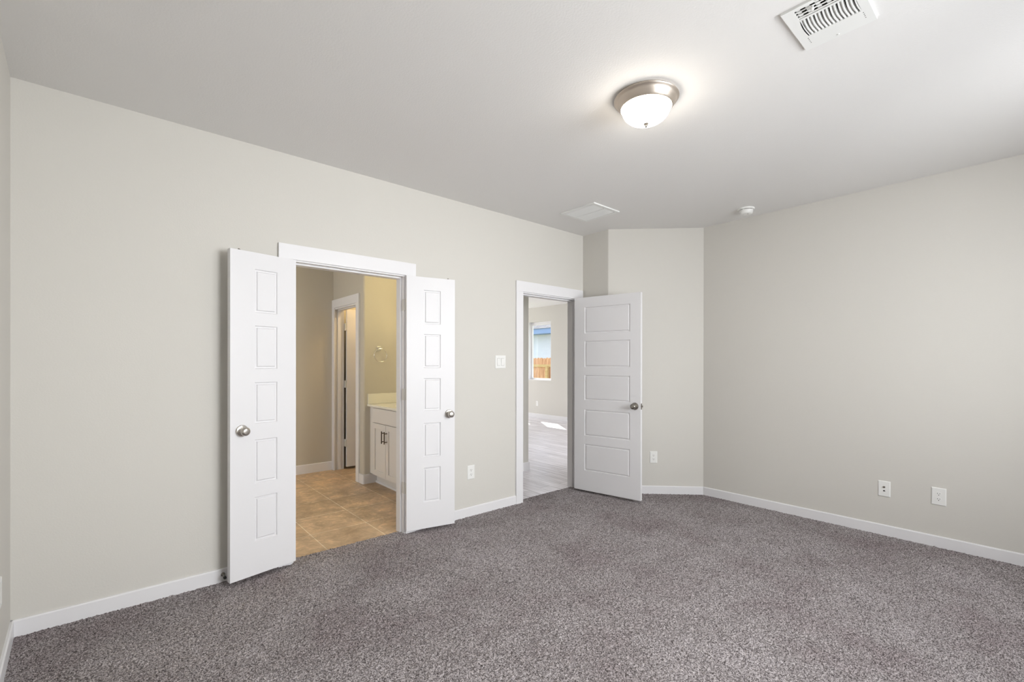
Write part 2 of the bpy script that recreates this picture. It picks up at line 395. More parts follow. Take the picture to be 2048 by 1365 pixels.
# ------------------------------------------------------------------ door casings and jambs on the long wall
def doorway(n, y0, y1, label):
    """flat white casing on the room side with its lined jamb, stops and a plain casing on the back"""
    bm = BM(); t = 0.018
    box(bm, XL, XL + t, y0 - CW, y0 - 0.004, -0.005, DH + 0.002); box(bm, XL, XL + t, y1 + 0.004, y1 + CW, -0.005, DH + 0.002)
    box(bm, XL, XL + t, y0 - CW, y1 + CW, DH + 0.002, DH + 0.102)
    c = S('trim_%d' % n, bm, M_TRIM, label, 'door casing', bevel=0.0015)
    bm = BM()
    box(bm, XLb - 0.002, XL + 0.002, y0 - 0.012, y0 + 0.006, -0.01, DH + 0.004); box(bm, XLb - 0.002, XL + 0.002, y1 - 0.006, y1 + 0.012, -0.01, DH + 0.004)
    box(bm, XLb - 0.002, XL + 0.002, y0 + 0.006, y1 - 0.006, DH - 0.008, DH + 0.004)
    obj('jamb', bm, M_TRIM, c, bevel=0.001)
    bm = BM(); s0, s1 = XLb + 0.006, XL - 0.042
    box(bm, s0, s1, y0 + 0.006, y0 + 0.018, -0.008, DH - 0.008); box(bm, s0, s1, y1 - 0.018, y1 - 0.006, -0.008, DH - 0.008)
    box(bm, s0, s1, y0 + 0.018, y1 - 0.018, DH - 0.020, DH - 0.008)
    obj('door_stop_strip', bm, M_TRIM, c, bevel=0.001)
    bm = BM()
    box(bm, XLb - 0.018, XLb - 0.002, y0 - CW, y0 - 0.004, -0.01, DH + 0.002); box(bm, XLb - 0.018, XLb - 0.002, y1 + 0.004, y1 + CW, -0.01, DH + 0.002)
    box(bm, XLb - 0.018, XLb - 0.002, y0 - CW, y1 + CW, DH + 0.002, DH + 0.102)
    obj('back_casing', bm, M_TRIM, c)
    return c
c1 = doorway(1, B0, B1, 'white flat casing around the double-door bathroom opening')
c2 = doorway(2, H0, H1, 'white flat casing around the hall doorway')
for y in (1.225, 1.385):
    bm = BM(); box(bm, XL - 0.036, XL - 0.008, y, y + 0.055, DH - 0.0095, DH - 0.0075)
    obj('strike_plate', bm, M_HINGE, c1)

for z in (0.36, 1.10, 1.81):
    bm = BM(); box(bm, XL - 0.034, XL + 0.001, B1 - 0.0075, B1 - 0.0058, z - 0.045, z + 0.045); tube(bm, [(XL + 0.006, B1 - 0.006, z - 0.045), (XL + 0.006, B1 - 0.006, z + 0.045)], 0.0058, 12)
    obj('hinge', bm, M_HINGE, c1)
# ------------------------------------------------------------------ panelled doors
PZ = [(0.235, 0.510), (0.595, 0.868), (0.968, 1.226), (1.310, 1.580), (1.661, 1.932)]
def leaf_mesh(W, px0, px1, z0=0.026, z1=2.035, T=0.035):
    bm = BM()
    def ring_face(y, s, xs, zs, recess):
        prof = [(0.0, 0.0), (0.0015, 0.002), (0.0045, 0.0075), (0.0125, 0.0080), (0.0165, 0.0015), (0.019, 0.0005)]
        def q(x0, x1, za, zb, yy=None):
            yy = y if yy is None else yy
            bm.faces.new([bm.verts.new((x0, yy, za)), bm.verts.new((x1, yy, za)), bm.verts.new((x1, yy, zb)), bm.verts.new((x0, yy, zb))])
        for i in range(len(xs) - 1):
            for j in range(len(zs) - 1):
                if i == 1 and j % 2 == 1:
                    rings = []
                    for ins, dep in prof:
                        a, b, c, d = xs[i] + ins, xs[i + 1] - ins, zs[j] + ins, zs[j + 1] - ins
                        yy = y + s * dep
                        rings.append([bm.verts.new(v) for v in ((a, yy, c), (b, yy, c), (b, yy, d), (a, yy, d))])
                    for A, B in zip(rings, rings[1:]):
                        for k in range(4): bm.faces.new((A[k], A[(k + 1) % 4], B[(k + 1) % 4], B[k]))
                    bm.faces.new(rings[-1])
                else: q(xs[i], xs[i + 1], zs[j], zs[j + 1])
    xs = [0, px0, px1, W]; zs = [z0] + [v for p in PZ for v in p] + [z1]
    ring_face(0, 1, xs, zs, 1); ring_face(T, -1, xs, zs, 1)
    def f(*p): bm.faces.new([bm.verts.new(v) for v in p])
    f((0, 0, z0), (0, T, z0), (0, T, z1), (0, 0, z1)); f((W, 0, z0), (W, T, z0), (W, T, z1), (W, 0, z1))
    f((0, 0, z0), (W, 0, z0), (W, T, z0), (0, T, z0)); f((0, 0, z1), (W, 0, z1), (W, T, z1), (0, T, z1))
    bmesh.ops.remove_doubles(bm, verts=bm.verts[:], dist=1e-5)
    return bm
def knob_mesh(T=0.035, rose=0.036, both=True):
    bm = BM()
    prof = [(0, 0), (rose, 0), (rose, 0.004), (rose - 0.004, 0.009), (0.016, 0.012), (0.011, 0.016), (0.010, 0.028), (0.014, 0.034), (0.022, 0.038),
            (0.0265, 0.046), (0.0265, 0.054), (0.0225, 0.061), (0.016, 0.0635), (0.015, 0.062), (0.006, 0.063), (0, 0.063)]
    lathe(bm, prof, 40, Matrix.Rotation(PI / 2, 4, 'X'))            # towards -y
    if both: lathe(bm, prof, 40, Matrix.Translation((0, T, 0)) @ Matrix.Rotation(-PI / 2, 4, 'X'))
    return bm
def rose_mesh(T=0.035):
    return knob_mesh(T)
def door(name, label, pivot, ang, W, p0, p1, flip, kx, hinges=(0.36, 1.10, 1.81), catch=None, latch=False):
    """hinge edge at local x=0; the leaf runs along +x; face at y=0 looks to -y. flip mirrors the leaf (hinge on the other side)"""
    d = thing(name, label, 'door', pivot, ang, 'structure')
    m = Matrix.Scale(-1, 4, (1, 0, 0)) if flip else Matrix.Identity(4)
    def put(nm, bm, mat, **k):
        if flip: bmesh.ops.transform(bm, matrix=m, verts=bm.verts[:])
        return obj(nm, bm, mat, d, **k)
    put('door_leaf', leaf_mesh(W, p0, p1), M_DOOR)
    if kx:
        bm = knob_mesh(); bmesh.ops.translate(bm, vec=(kx, 0, 0.933), verts=bm.verts[:]); k = put('door_knob', bm, M_NICKELD if latch else M_NICKEL, smooth=True)
        k['label'] = 'round brushed nickel knob with a flat rose'
    for z in hinges:
        bm = BM(); tube(bm, [(-0.004, 0.037, z - 0.045), (-0.004, 0.037, z + 0.045)], 0.0062, 12)
        box(bm, -0.0025, 0.0, 0.004, 0.036, z - 0.044, z + 0.044)
        put('hinge', bm, M_HINGE)
    if catch:
        bm = BM(); lathe(bm, [(0.011, 0), (0.011, 0.003), (0.006, 0.004), (0.0055, 0.009), (0, 0.011)], 16, Matrix.Translation((catch, 0.0175, 2.035)))
        put('ball_catch', bm, M_NICKELD, smooth=True)
    if latch:
        bm = BM(); box(bm, W, W + 0.0015, 0.005, 0.030, 0.933 - 0.029, 0.933 + 0.029); box(bm, W + 0.0015, W + 0.013, 0.010, 0.025, 0.933 - 0.008, 0.933 + 0.010)
        put('latch_plate', bm, M_NICKELD, bevel=0.001)
    return d
# left leaf: free end (-3.220,0.523), hinge end (-3.305,0.908); seen face looks into the room
aL = math.atan2(0.523 - 0.908, -3.214 + 3.300)
# local -y must look to +x (room): rotation by angle where local x -> hinge->free ; for left leaf face normal = room side when x axis runs free->hinge, hence flip
d1 = door('door_1', 'narrow white five-panel leaf left of the bathroom opening', (-3.300, 0.908, 0), math.atan2(0.908 - 0.523, -3.300 + 3.214), 0.400, 0.122, 0.260, True, 0.335, catch=0.345)
d2 = door('door_2', 'narrow white five-panel leaf right of the bathroom opening', (-3.298, 1.716, 0), math.atan2(2.102 - 1.716, -3.212 + 3.298), 0.399, 0.137, 0.277, False, 0.350, catch=0.345)
d3 = door('door_3', 'wide white five-panel hall door standing open into the bedroom', (-3.280, 3.650, 0), math.atan2(0.136, 0.726), 0.738, 0.122, 0.628, False, 0.680, hinges=(0.30, 1.06, 1.80), latch=True)

# ------------------------------------------------------------------ wall plates
def frame_on(x, y, z, nx, ny):
    """empty with local -y = outward normal (nx, ny)"""
    return (x, y, z), math.atan2(nx, -ny)
def plate_box(bm, wd, ht, t=0.006):
    prism_pts = [(-wd / 2, 0), (-wd / 2, -t * 0.5), (-wd / 2 + 0.004, -t), (wd / 2 - 0.004, -t), (wd / 2, -t * 0.5), (wd / 2, 0)]
    # bevelled plate: outer base, chamfer, face
    a = [(-wd / 2, 0, -ht / 2), (wd / 2, 0, -ht / 2), (wd / 2, 0, ht / 2), (-wd / 2, 0, ht / 2)]
    b = [(p[0], -t * 0.45, p[2]) for p in a]
    c = [(p[0] - math.copysign(0.005, p[0]), -t, p[2] - math.copysign(0.005, p[2])) for p in a]
    R = [[bm.verts.new(v) for v in q] for q in (a, b, c)]
    for A, B in zip(R, R[1:]):
        for k in range(4): bm.faces.new((A[k], A[(k + 1) % 4], B[(k + 1) % 4], B[k]))
    bm.faces.new(R[0][::-1]); bm.faces.new(R[2])
def disc(bm, x, z, r, y0, y1, seg=16, sx=1, sz=1):
    a = [bm.verts.new((x + sx * r * math.cos(2 * PI * k / seg), y0, z + sz * r * math.sin(2 * PI * k / seg))) for k in range(seg)]
    b = [bm.verts.new((v.co.x, y1, v.co.z)) for v in a]
    bm.faces.new(a); bm.faces.new(b[::-1])
    for k in range(seg): bm.faces.new((a[k], a[(k + 1) % seg], b[(k + 1) % seg], b[k]))
def outlet(label, pos, n, wd=0.076, ht=0.122):
    (loc, rz) = frame_on(*pos, *n)
    t = thing('wall_outlet', label, 'outlet', loc, rz, group='white duplex wall outlets')
    bm = BM(); plate_box(bm, wd, ht); obj('cover_plate', bm, M_PLATE, t)
    for s in (1, -1):
        z = s * 0.0195
        bm = BM(); disc(bm, 0, z, 0.0168, -0.006, -0.0085, 24, 1, 0.86); rc = obj('receptacle', bm, M_PLATE, t)
        bm = BM(); box(bm, -0.0078, -0.0054, -0.0089, -0.008, z - 0.001, z + 0.0078); box(bm, 0.0052, 0.0074, -0.0089, -0.008, z, z + 0.007)
        disc(bm, 0, z - 0.0075, 0.0028, -0.0089, -0.008, 12); obj('slots', bm, M_SLOT, rc)
    bm = BM(); disc(bm, 0, 0, 0.0032, -0.006, -0.0075, 12); obj('screw', bm, M_METALW, t)
    return t
outlet('white duplex outlet low on the left wall between both doorways', (XL, 2.360, 0.385), (1, 0))
outlet('white duplex outlet on the angled wall beside the open hall door', (-2.668, 4.185, 0.378), (0.7071, -0.7071))
outlet('white duplex outlet low on the right wall, nearest the right photo edge', (-0.506, YR, 0.372), (0, -1), 0.082, 0.128)
outlet('tiny white outlet on the living room wall below the far window', (-8.31, YF, 0.356), (0, -1))
# coax / phone plate
loc, rz = frame_on(-0.826, YR, 0.364, 0, -1)
t = thing('media_wall_plate', 'white cable and phone jack plate on the right wall, left of the outlet', 'wall plate', loc, rz)
bm = BM(); plate_box(bm, 0.078, 0.122); obj('cover_plate', bm, M_PLATE, t)
bm = BM(); lathe(bm, [(0, 0.0), (0.0075, 0.0), (0.0075, 0.003), (0.005, 0.003), (0.0048, 0.010), (0.003, 0.010), (0.0028, 0.004), (0, 0.004)], 20, Matrix.Translation((0, -0.006, 0.014)) @ Matrix.Rotation(PI / 2, 4, 'X')); obj('coax_connector', bm, M_NICKELD, t, smooth=True)
bm = BM(); box(bm, -0.007, 0.007, -0.0068, -0.0055, -0.020, -0.013); box(bm, -0.0035, 0.0035, -0.0068, -0.0055, -0.013, -0.0095); obj('phone_jack', bm, M_SLOT, t)
for zz in (0.046, -0.046):
    bm = BM(); disc(bm, 0, zz, 0.003, -0.006, -0.0072, 12); obj('screw', bm, M_METALW, t)
# light switch
loc, rz = frame_on(XL, 2.693, 1.360, 1, 0)
t = thing('light_switch', 'white double rocker light switch left of the hall doorway', 'light switch', loc, rz)
bm = BM(); plate_box(bm, 0.124, 0.122); obj('cover_plate', bm, M_PLATE, t)
for s in (-1, 1):
    x = s * 0.0235
    bm = BM(); box(bm, x - 0.0175, x + 0.0175, -0.0064, -0.0050, -0.0345, 0.0345); fr = obj('rocker_gap', bm, M_GREY, t)
    tilt = 0.0022 * s
    bm = BM(); v = [bm.verts.new(q) for q in ((x - 0.0158, -0.0055, -0.0325), (x + 0.0158, -0.0055, -0.0325), (x + 0.0158, -0.0055, 0.0325), (x - 0.0158, -0.0055, 0.0325),
                                             (x - 0.0158, -0.0085 + tilt * 0.8, -0.0325), (x + 0.0158, -0.0085 + tilt * 0.8, -0.0325), (x + 0.0158, -0.0085 - tilt * 0.8, 0.0325), (x - 0.0158, -0.0085 - tilt * 0.8, 0.0325))]
    for f in ((3, 2, 1, 0), (4, 5, 6, 7), (0, 1, 5, 4), (1, 2, 6, 5), (2, 3, 7, 6), (3, 0, 4, 7)): bm.faces.new([v[i] for i in f])
    obj('rocker', bm, M_PLATE, t)
# plate cut by the left photo edge
xx = -2.89
loc, rz = frame_on(xx - 0.003, nearY(xx - 0.003), 0.378, -NS, 1)
t = thing('blank_wall_plate', 'white wall plate cut off by the lower left photo edge', 'wall plate', loc, math.atan2(NS, 1) + PI)
bm = BM(); plate_box(bm, 0.076, 0.122); obj('cover_plate', bm, M_PLATE, t)
for zz in (0.046, -0.046):
    bm = BM(); disc(bm, 0, zz, 0.003, -0.006, -0.0072, 12); obj('screw', bm, M_METALW, t)

# spring door stop behind the left leaf
t = thing('spring_door_stop', 'small spring door stop on the baseboard behind the left bathroom leaf', 'door stop', (XL + 0.013, 0.50, 0.048), 0)
bm = BM(); lathe(bm, [(0, 0), (0.012, 0), (0.010, 0.008), (0.006, 0.010), (0, 0.010)], 16, Matrix.Rotation(PI / 2, 4, 'Y')); obj('base', bm, M_NICKELD, t, smooth=True)
bm = BM(); tube(bm, [(0.008 + 0.05 * k / 120, 0.0062 * math.cos(k * 0.9), 0.0062 * math.sin(k * 0.9)) for k in range(121)], 0.0011, 6); obj('spring', bm, M_NICKELD, t, smooth=True)
bm = BM(); lathe(bm, [(0, 0.056), (0.0085, 0.056), (0.0085, 0.066), (0.006, 0.070), (0, 0.071)], 16, Matrix.Rotation(PI / 2, 4, 'Y')); obj('rubber_tip', bm, M_DARK, t, smooth=True)

# ------------------------------------------------------------------ ceiling things
t = thing('ceiling_light', 'round brushed nickel flush ceiling light with lit frosted glass dome', 'ceiling light', (-1.383, 2.095, H), 0)
bm = BM(); lathe(bm, [(0, 0), (0.152, 0), (0.155, -0.004), (0.163, -0.007), (0.166, -0.012), (0.163, -0.017), (0.157, -0.020), (0.153, -0.028), (0.146, -0.040), (0.139, -0.048), (0.135, -0.055), (0.130, -0.058), (0.127, -0.052), (0.124, -0.03), (0, -0.03)], 72)
obj('metal_pan', bm, M_BRUSHRIM, t, smooth=True)
bm = BM(); prof = [(0.126, -0.048)] + [(0.126 * math.cos(a) ** 0.85, -0.050 - 0.086 * math.sin(a)) for a in [PI / 2 * k / 14 for k in range(1, 14)]] + [(0, -0.137)]
lathe(bm, prof, 72); obj('glass_dome', bm, M_LAMP, t, smooth=True)
bm = BM(); lathe(bm, [(0, -0.134), (0.0125, -0.135), (0.0135, -0.139), (0.009, -0.142), (0.010, -0.145), (0.006, -0.149), (0.007, -0.152), (0.0035, -0.157), (0, -0.158)], 24); obj('finial', bm, M_NICKELD, t, smooth=True)

t = thing('smoke_detector', 'white round smoke detector on the ceiling near the angled wall', 'smoke detector', (-1.775, 4.270, H), 0)
bm = BM(); lathe(bm, [(0, 0), (0.070, 0), (0.071, -0.006), (0.068, -0.012), (0.060, -0.0145), (0, -0.0145)], 56); obj('mounting_base', bm, M_PLATE, t, smooth=True)
bm = BM(); lathe(bm, [(0.054, -0.0145), (0.054, -0.018), (0, -0.018)], 40); obj('vent_gap', bm, M_SLOT, t)
bm = BM(); lathe(bm, [(0, -0.018), (0.058, -0.018), (0.0595, -0.023), (0.053, -0.046), (0.046, -0.051), (0.016, -0.052), (0.014, -0.050), (0, -0.050)], 56); b_ = obj('sensor_cap', bm, M_PLATE, t, smooth=True)
for k in range(8):
    a = k * PI / 4
    if k % 2 == 0:
        bm = BM(); box(bm, 0.048, 0.058, -0.006, 0.006, -0.0185, -0.0140); bmesh.ops.rotate(bm, cent=(0, 0, 0), matrix=Matrix.Rotation(a, 3, 'Z'), verts=bm.verts[:]); obj('gap_rib', bm, M_PLATE, t)
bm = BM(); lathe(bm, [(0, -0.051), (0.006, -0.051), (0.006, -0.0525), (0, -0.053)], 16, Matrix.Translation((0.02, -0.01, -0.001))); obj('test_button', bm, M_GREY, t)

# return grille
RX0, RX1, RY0, RY1 = -2.968, -2.570, 3.108, 3.470
t = thing('return_air_grille', 'flat white louvred return grille on the ceiling near the hall door', 'air vent', ((RX0 + RX1) / 2, (RY0 + RY1) / 2, H), 0)
hx, hy = (RX1 - RX0) / 2, (RY1 - RY0) / 2
bm = BM()
for a in ((-hx, hx, -hy, -hy + 0.032), (-hx, hx, hy - 0.032, hy), (-hx, -hx + 0.032, -hy + 0.032, hy - 0.032), (hx - 0.032, hx, -hy + 0.032, hy - 0.032)): box(bm, *a, -0.012, 0)
obj('grille_frame', bm, M_METALW, t, bevel=0.002)
bm = BM(); box(bm, -hx + 0.032, hx - 0.032, -0.006, 0.006, -0.012, -0.002); obj('centre_bar', bm, M_METALW, t)
bm = BM(); box(bm, -hx + 0.03, hx - 0.03, -hy + 0.03, hy - 0.03, -0.0012, -0.0002); obj('backing', bm, M_GREY, t)
n = 26
for k in range(n):
    x = -hx + 0.036 + (2 * hx - 0.072) * (k + 0.5) / n
    bm = BM()
    for ya, yb in ((-hy + 0.032, -0.006), (0.006, hy - 0.032)):
        v = [bm.verts.new(q) for q in ((x - 0.0072, ya, -0.0115), (x + 0.0050, ya, -0.0030), (x + 0.0058, ya, -0.0040), (x - 0.0064, ya, -0.0122),
                                     (x - 0.0072, yb, -0.0115), (x + 0.0050, yb, -0.0030), (x + 0.0058, yb, -0.0040), (x - 0.0064, yb, -0.0122))]
        for f in ((0, 1, 2, 3), (4, 7, 6, 5), (0, 4, 5, 1), (1, 5, 6, 2), (2, 6, 7, 3), (3, 7, 4, 0)): bm.faces.new([v[i] for i in f])
    obj('louvre', bm, M_METALW, t)

# supply register over the camera
SX0, SX1, SY0, SY1 = -0.697, -0.444, 1.996, 2.303
t = thing('supply_air_register', 'white stamped supply register with dark slots by the ceiling light', 'air vent', (0, 0, H), 0)
def mb(*bx):
    bm = BM()
    for b in bx: box(bm, *b)
    return bm
z0, z1 = -0.010, -0.0035
fx0, fx1 = -0.655, -0.474
fr = BM()
# face with rim: solid margins
for a in ((SX0, SX1, 2.203, SY1), (SX0, SX1, SY0, 2.014), (SX0, fx0, 2.014, 2.203), (fx1, SX1, 2.014, 2.203), (fx0, fx1, 2.074, 2.085)): box(fr, *a, z0, z1)
for a in ((SX0, SX1, SY0, SY0 + 0.003), (SX0, SX1, SY1 - 0.003, SY1), (SX0, SX0 + 0.003, SY0 + 0.003, SY1 - 0.003), (SX1 - 0.003, SX1, SY0 + 0.003, SY1 - 0.003)): box(fr, *a, z1, 0)
obj('register_face', fr, M_METALW, t)
def curved(x, w_, za, zb, dx):
    bm = BM(); rows = []
    for q in range(9):
        f = q / 8; y = 2.0855 + 0.117 * f; bow = 0.006 * math.sin(PI * f * 0.85)
        rows.append([bm.verts.new(p) for p in ((x - bow, y, za), (x + w_ - bow, y, za), (x + w_ + dx - bow, y, zb), (x + dx - bow, y, zb))])
    for A, B in zip(rows, rows[1:]):
        for q in range(4): bm.faces.new((A[q], A[(q + 1) % 4], B[(q + 1) % 4], B[q]))
    bm.faces.new(rows[0]); bm.faces.new(rows[-1][::-1]); return bm
n = 14; pitch = (fx1 - fx0) / n
for k in range(n + 1):
    obj('blade', curved(fx0 + pitch * k - 0.001, 0.0042, z0, z0 + 0.009, 0.002), M_METALW, t)
for k in range(7):
    obj('rear_vane', curved(fx0 + pitch * 2 * k + 0.003, 0.0160, z0 + 0.0105, z0 + 0.0125, 0.0), M_METALW, t)
for k in range(4):
    y = 2.014 + 0.0185 * k + 0.002
    if k < 3: obj('cross_slat', mb((fx0, fx1, y + 0.0085, y + 0.0150, z0, z0 + 0.002)), M_METALW, t)
for k in range(6):
    x = fx0 + 0.006 + 0.032 * k
    obj('damper_vane', mb((x, x + 0.014, 2.014, 2.085, z0 + 0.004, z0 + 0.0055)), M_METALW, t)
bm = BM()                                        # open-bottomed duct boot
for a in ((VX0 - 0.002, VX0, VY0, VY1), (VX1, VX1 + 0.002, VY0, VY1), (VX0, VX1, VY0 - 0.002, VY0), (VX0, VX1, VY1, VY1 + 0.002)): box(bm, a[0], a[1], a[2], a[3], 0.002, 0.14)
box(bm, VX0, VX1, VY0, VY1, 0.138, 0.14); obj('duct_boot', bm, M_DARK, t)
bm = BM(); lathe(bm, [(0, 0), (0.0045, 0), (0.0045, -0.008), (0.007, -0.012), (0.006, -0.018), (0, -0.020)], 20, Matrix.Translation((-0.595, 2.030, z0 + 0.002))); obj('damper_lever', bm, M_METALW, t, smooth=True)
for x, y in ((-0.573, 2.285), (-0.573, 2.006)):
    bm = BM(); lathe(bm, [(0, 0), (0.0048, 0), (0.004, -0.0022), (0, -0.003)], 14, Matrix.Translation((x, y, z0))); obj('screw', bm, M_METALW, t, smooth=True)
for x in (-0.665, -0.472):
    for k in range(4): obj('dimple', mb((x - 0.0015, x + 0.0015, 2.217 + 0.0125 * k, 2.220 + 0.0125 * k, z0 - 0.0006, z0 + 0.001)), M_SLOT, t)

# ------------------------------------------------------------------ bathroom
YB = 2.085; XV = -5.02; XW = -5.97
def slab(name, a, z0, z1, mat, label, cat):
    bm = BM(); box(bm, *a, z0, z1); return S(name, bm, mat, label, cat)
bm = BM(); box(bm, -6.4, XL - 0.066, -1.2, 2.76, -0.05, -0.004); box(bm, -6.4, XV - 0.05, 2.76, 3.45, -0.05, -0.004)
S('floor_bathroom', bm, M_TILE, 'brown square ceramic tiles with pale grout in the bathroom', 'tile floor')
bm = BM(); box(bm, XW - 0.12, XW, -1.2, YB, -0.1, H); S('wall_bathroom_far', bm, M_BATH, 'shaded greige bathroom wall tinted with warm light, facing the double doors', 'wall')
CXa, CXb = -5.955, -5.205                       # inner doorway
bm = BM()
box(bm, -6.5, CXa, YB, YB + 0.115, -0.1, H); box(bm, CXa, CXb, YB, YB + 0.115, DH, H)
rr = 0.022
prism(bm, [(CXb, YB)] + arc(XV - rr, YB + rr, rr, -90, 0, 6) + [(XV, 3.0), (XV - 0.115, 3.0), (XV - 0.115, YB + 0.115), (CXb, YB + 0.115)], -0.1, H)
S('wall_bathroom_inner', bm, M_BATH, 'greige bathroom wall tinted with warm light, with the inner doorway and towel ring', 'wall', smooth=True)
slab('wall_bathroom_mirror', (XV, XLb, 2.70, 2.80), -0.1, H, M_BATH, 'bathroom wall behind the vanity, hidden from here', 'wall')
bm = BM(); box(bm, XW, -5.2, -1.3, -1.2, -0.1, H); box(bm, -4.2, XLb, -1.3, -1.2, -0.1, H); box(bm, -5.2, -4.2, -1.3, -1.2, -0.1, 1.25); box(bm, -5.2, -4.2, -1.3, -1.2, 2.25, H)
S('wall_bathroom_end', bm, M_BATH, 'bathroom end wall hidden behind the left leaf', 'wall')
wn = thing('window_6', 'unseen bathroom window added in the end wall for light', 'window', (-4.7, -1.26, 1.25), 0, 'structure')  # unseen opening added for the bathroom fill light
obj('window_frame', mb((-0.5, -0.46, -0.02, 0.02, 0, 1), (0.46, 0.5, -0.02, 0.02, 0, 1), (-0.46, 0.46, -0.02, 0.02, 0, 0.04), (-0.46, 0.46, -0.02, 0.02, 0.96, 1)), M_TRIM, wn)
obj('pane', mb((-0.46, 0.46, -0.003, 0.003, 0.04, 0.96)), M_GLASS, wn)
slab('ceiling_bathroom', (-6.6, XLb + 0.06, -1.3, 2.80), H, H + 0.1, M_CEIL, 'bathroom ceiling', 'ceiling')
# closet room behind the inner doorway
bm = BM(); box(bm, -6.5, -6.04, YB + 0.115, 3.5, -0.1, H); box(bm, -6.04, XV - 0.115, 3.4, 3.5, -0.1, H); box(bm, XV - 0.115, XV, 3.0, 3.5, -0.1, H)
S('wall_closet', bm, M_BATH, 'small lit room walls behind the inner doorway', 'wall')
slab('ceiling_closet', (-6.5, XV, 2.80, 3.5), H, H + 0.1, M_CEIL, 'ceiling of the small room behind the inner doorway', 'ceiling')
bm = BM(); t_ = 0.018
box(bm, XW + 0.001, CXa - 0.004 + 0.06, YB - t_, YB, -0.004, DH); box(bm, CXb + 0.004, CXb + 0.085, YB - t_, YB, -0.004, DH); box(bm, XW + 0.001, CXb + 0.085, YB - t_, YB, DH, DH + 0.102)
c3 = S('trim_3', bm, M_TRIM, 'white casing around the inner bathroom doorway', 'door casing', bevel=0.0015)
bm = BM(); JA = CXa + 0.035
box(bm, CXa - 0.0, JA, YB - 0.002, YB + 0.117, -0.004, DH + 0.002); box(bm, CXb - 0.018, CXb + 0.004, YB - 0.002, YB + 0.117, -0.004, DH + 0.002); box(bm, JA, CXb - 0.018, YB - 0.002, YB + 0.117, DH - 0.016, DH + 0.002)
obj('jamb', bm, M_TRIM, c3)
bm = BM(); box(bm, JA, JA + 0.012, YB + 0.035, YB + 0.075, -0.004, DH - 0.016); box(bm, JA, CXb - 0.018, YB + 0.035, YB + 0.075, DH - 0.028, DH - 0.016); obj('door_stop_strip', bm, M_TRIM, c3)
baseboard('baseboard_bathroom', [(XW, YB - 0.019, XW, -1.1)], 'white baseboard under the shaded bathroom wall', h=0.105)
bm = BM()
bb = 0.100
prism(bm, [(CXb + 0.086, YB), (CXb + 0.086, YB - 0.013), (XV - 0.004, YB - 0.013)] + arc(XV - 0.004, YB + 0.004, 0.017, -90, 0, 4) + [(XV + 0.013, 2.235), (XV, 2.235), (XV, YB + 0.02), (XV - 0.03, YB)], -0.004, bb)
S('baseboard_bathroom_corner', bm, M_TRIM, 'white baseboard wrapping the bathroom corner beside the vanity', 'baseboard')
# inner door, open into the small room
d4 = door('door_4', 'white door swung open inside the inner bathroom doorway', (JA + 0.052, YB + 0.135, 0), math.radians(88), 0.70, 0.12, 0.58, False, None, hinges=())
for z in (0.33, 1.08, 1.81):
    bm = BM(); box(bm, -0.016, -0.002, 0.004, 0.050, z - 0.045, z + 0.045); obj('hinge', bm, M_HINGE, d4)

# vanity
VFY = 2.162
t = thing('vanity_cabinet', 'white shaker vanity cabinet with dark bar pulls under the counter', 'cabinet', (0, 0, 0), 0)
vx0, vx1 = XV + 0.001, XLb - 0.001
bm = BM(); box(bm, vx0, vx1, VFY, 2.699, 0.112, 0.864); box(bm, vx0, vx1, 2.236, 2.699, -0.004, 0.112); obj('carcass', bm, M_CAB, t)
obj('shoe_moulding', mb((XV + 0.014, vx1, 2.222, 2.236, -0.004, 0.018)), M_TRIM, t)
def shaker(x0, x1, z0, z1, y):
    bm = BM(); w_ = 0.058
    for a in ((x0, x0 + w_, z0, z1), (x1 - w_, x1, z0, z1), (x0 + w_, x1 - w_, z0, z0 + w_), (x0 + w_, x1 - w_, z1 - w_, z1)): box(bm, a[0], a[1], y - 0.019, y, a[2], a[3])
    box(bm, x0 + w_, x1 - w_, y - 0.008, y, z0 + w_, z1 - w_)
    return bm
edges = [-4.916, -4.586, -4.580, -4.250]
for q, (xa, xb, hxx) in enumerate(((-4.916, -4.588, -4.616), (-4.582, -4.254, -4.552))):
    dd = obj('cabinet_door', shaker(xa, xb, 0.118, 0.690, VFY), M_CAB, t, bevel=0.001)
    bm = BM(); tube(bm, [(hxx, 2.112, 0.497), (hxx, 2.112, 0.627)], 0.0058, 12)
    for z in (0.517, 0.607): tube(bm, [(hxx, 2.112, z), (hxx, VFY - 0.019, z)], 0.005, 10)
    obj('bar_pull', bm, M_BRONZE, dd)
obj('false_drawer_front', mb((-4.916, -4.254, VFY - 0.019, VFY, 0.697, 0.852)), M_CAB, t, bevel=0.0015)
for k in range(1):
    for i3 in range(3):
        za = 0.118 + i3 * 0.248
        dw = obj('drawer_front', mb((-4.20, -3.60, VFY - 0.019, VFY, za, za + 0.238)), M_CAB, t, bevel=0.0015)
        bm = BM(); tube(bm, [(-3.965, 2.112, za + 0.12), (-3.835, 2.112, za + 0.12)], 0.0058, 12)
        for x in (-3.945, -3.855): tube(bm, [(x, 2.112, za + 0.12), (x, VFY - 0.019, za + 0.12)], 0.005, 10)
        obj('bar_pull', bm, M_BRONZE, dw)
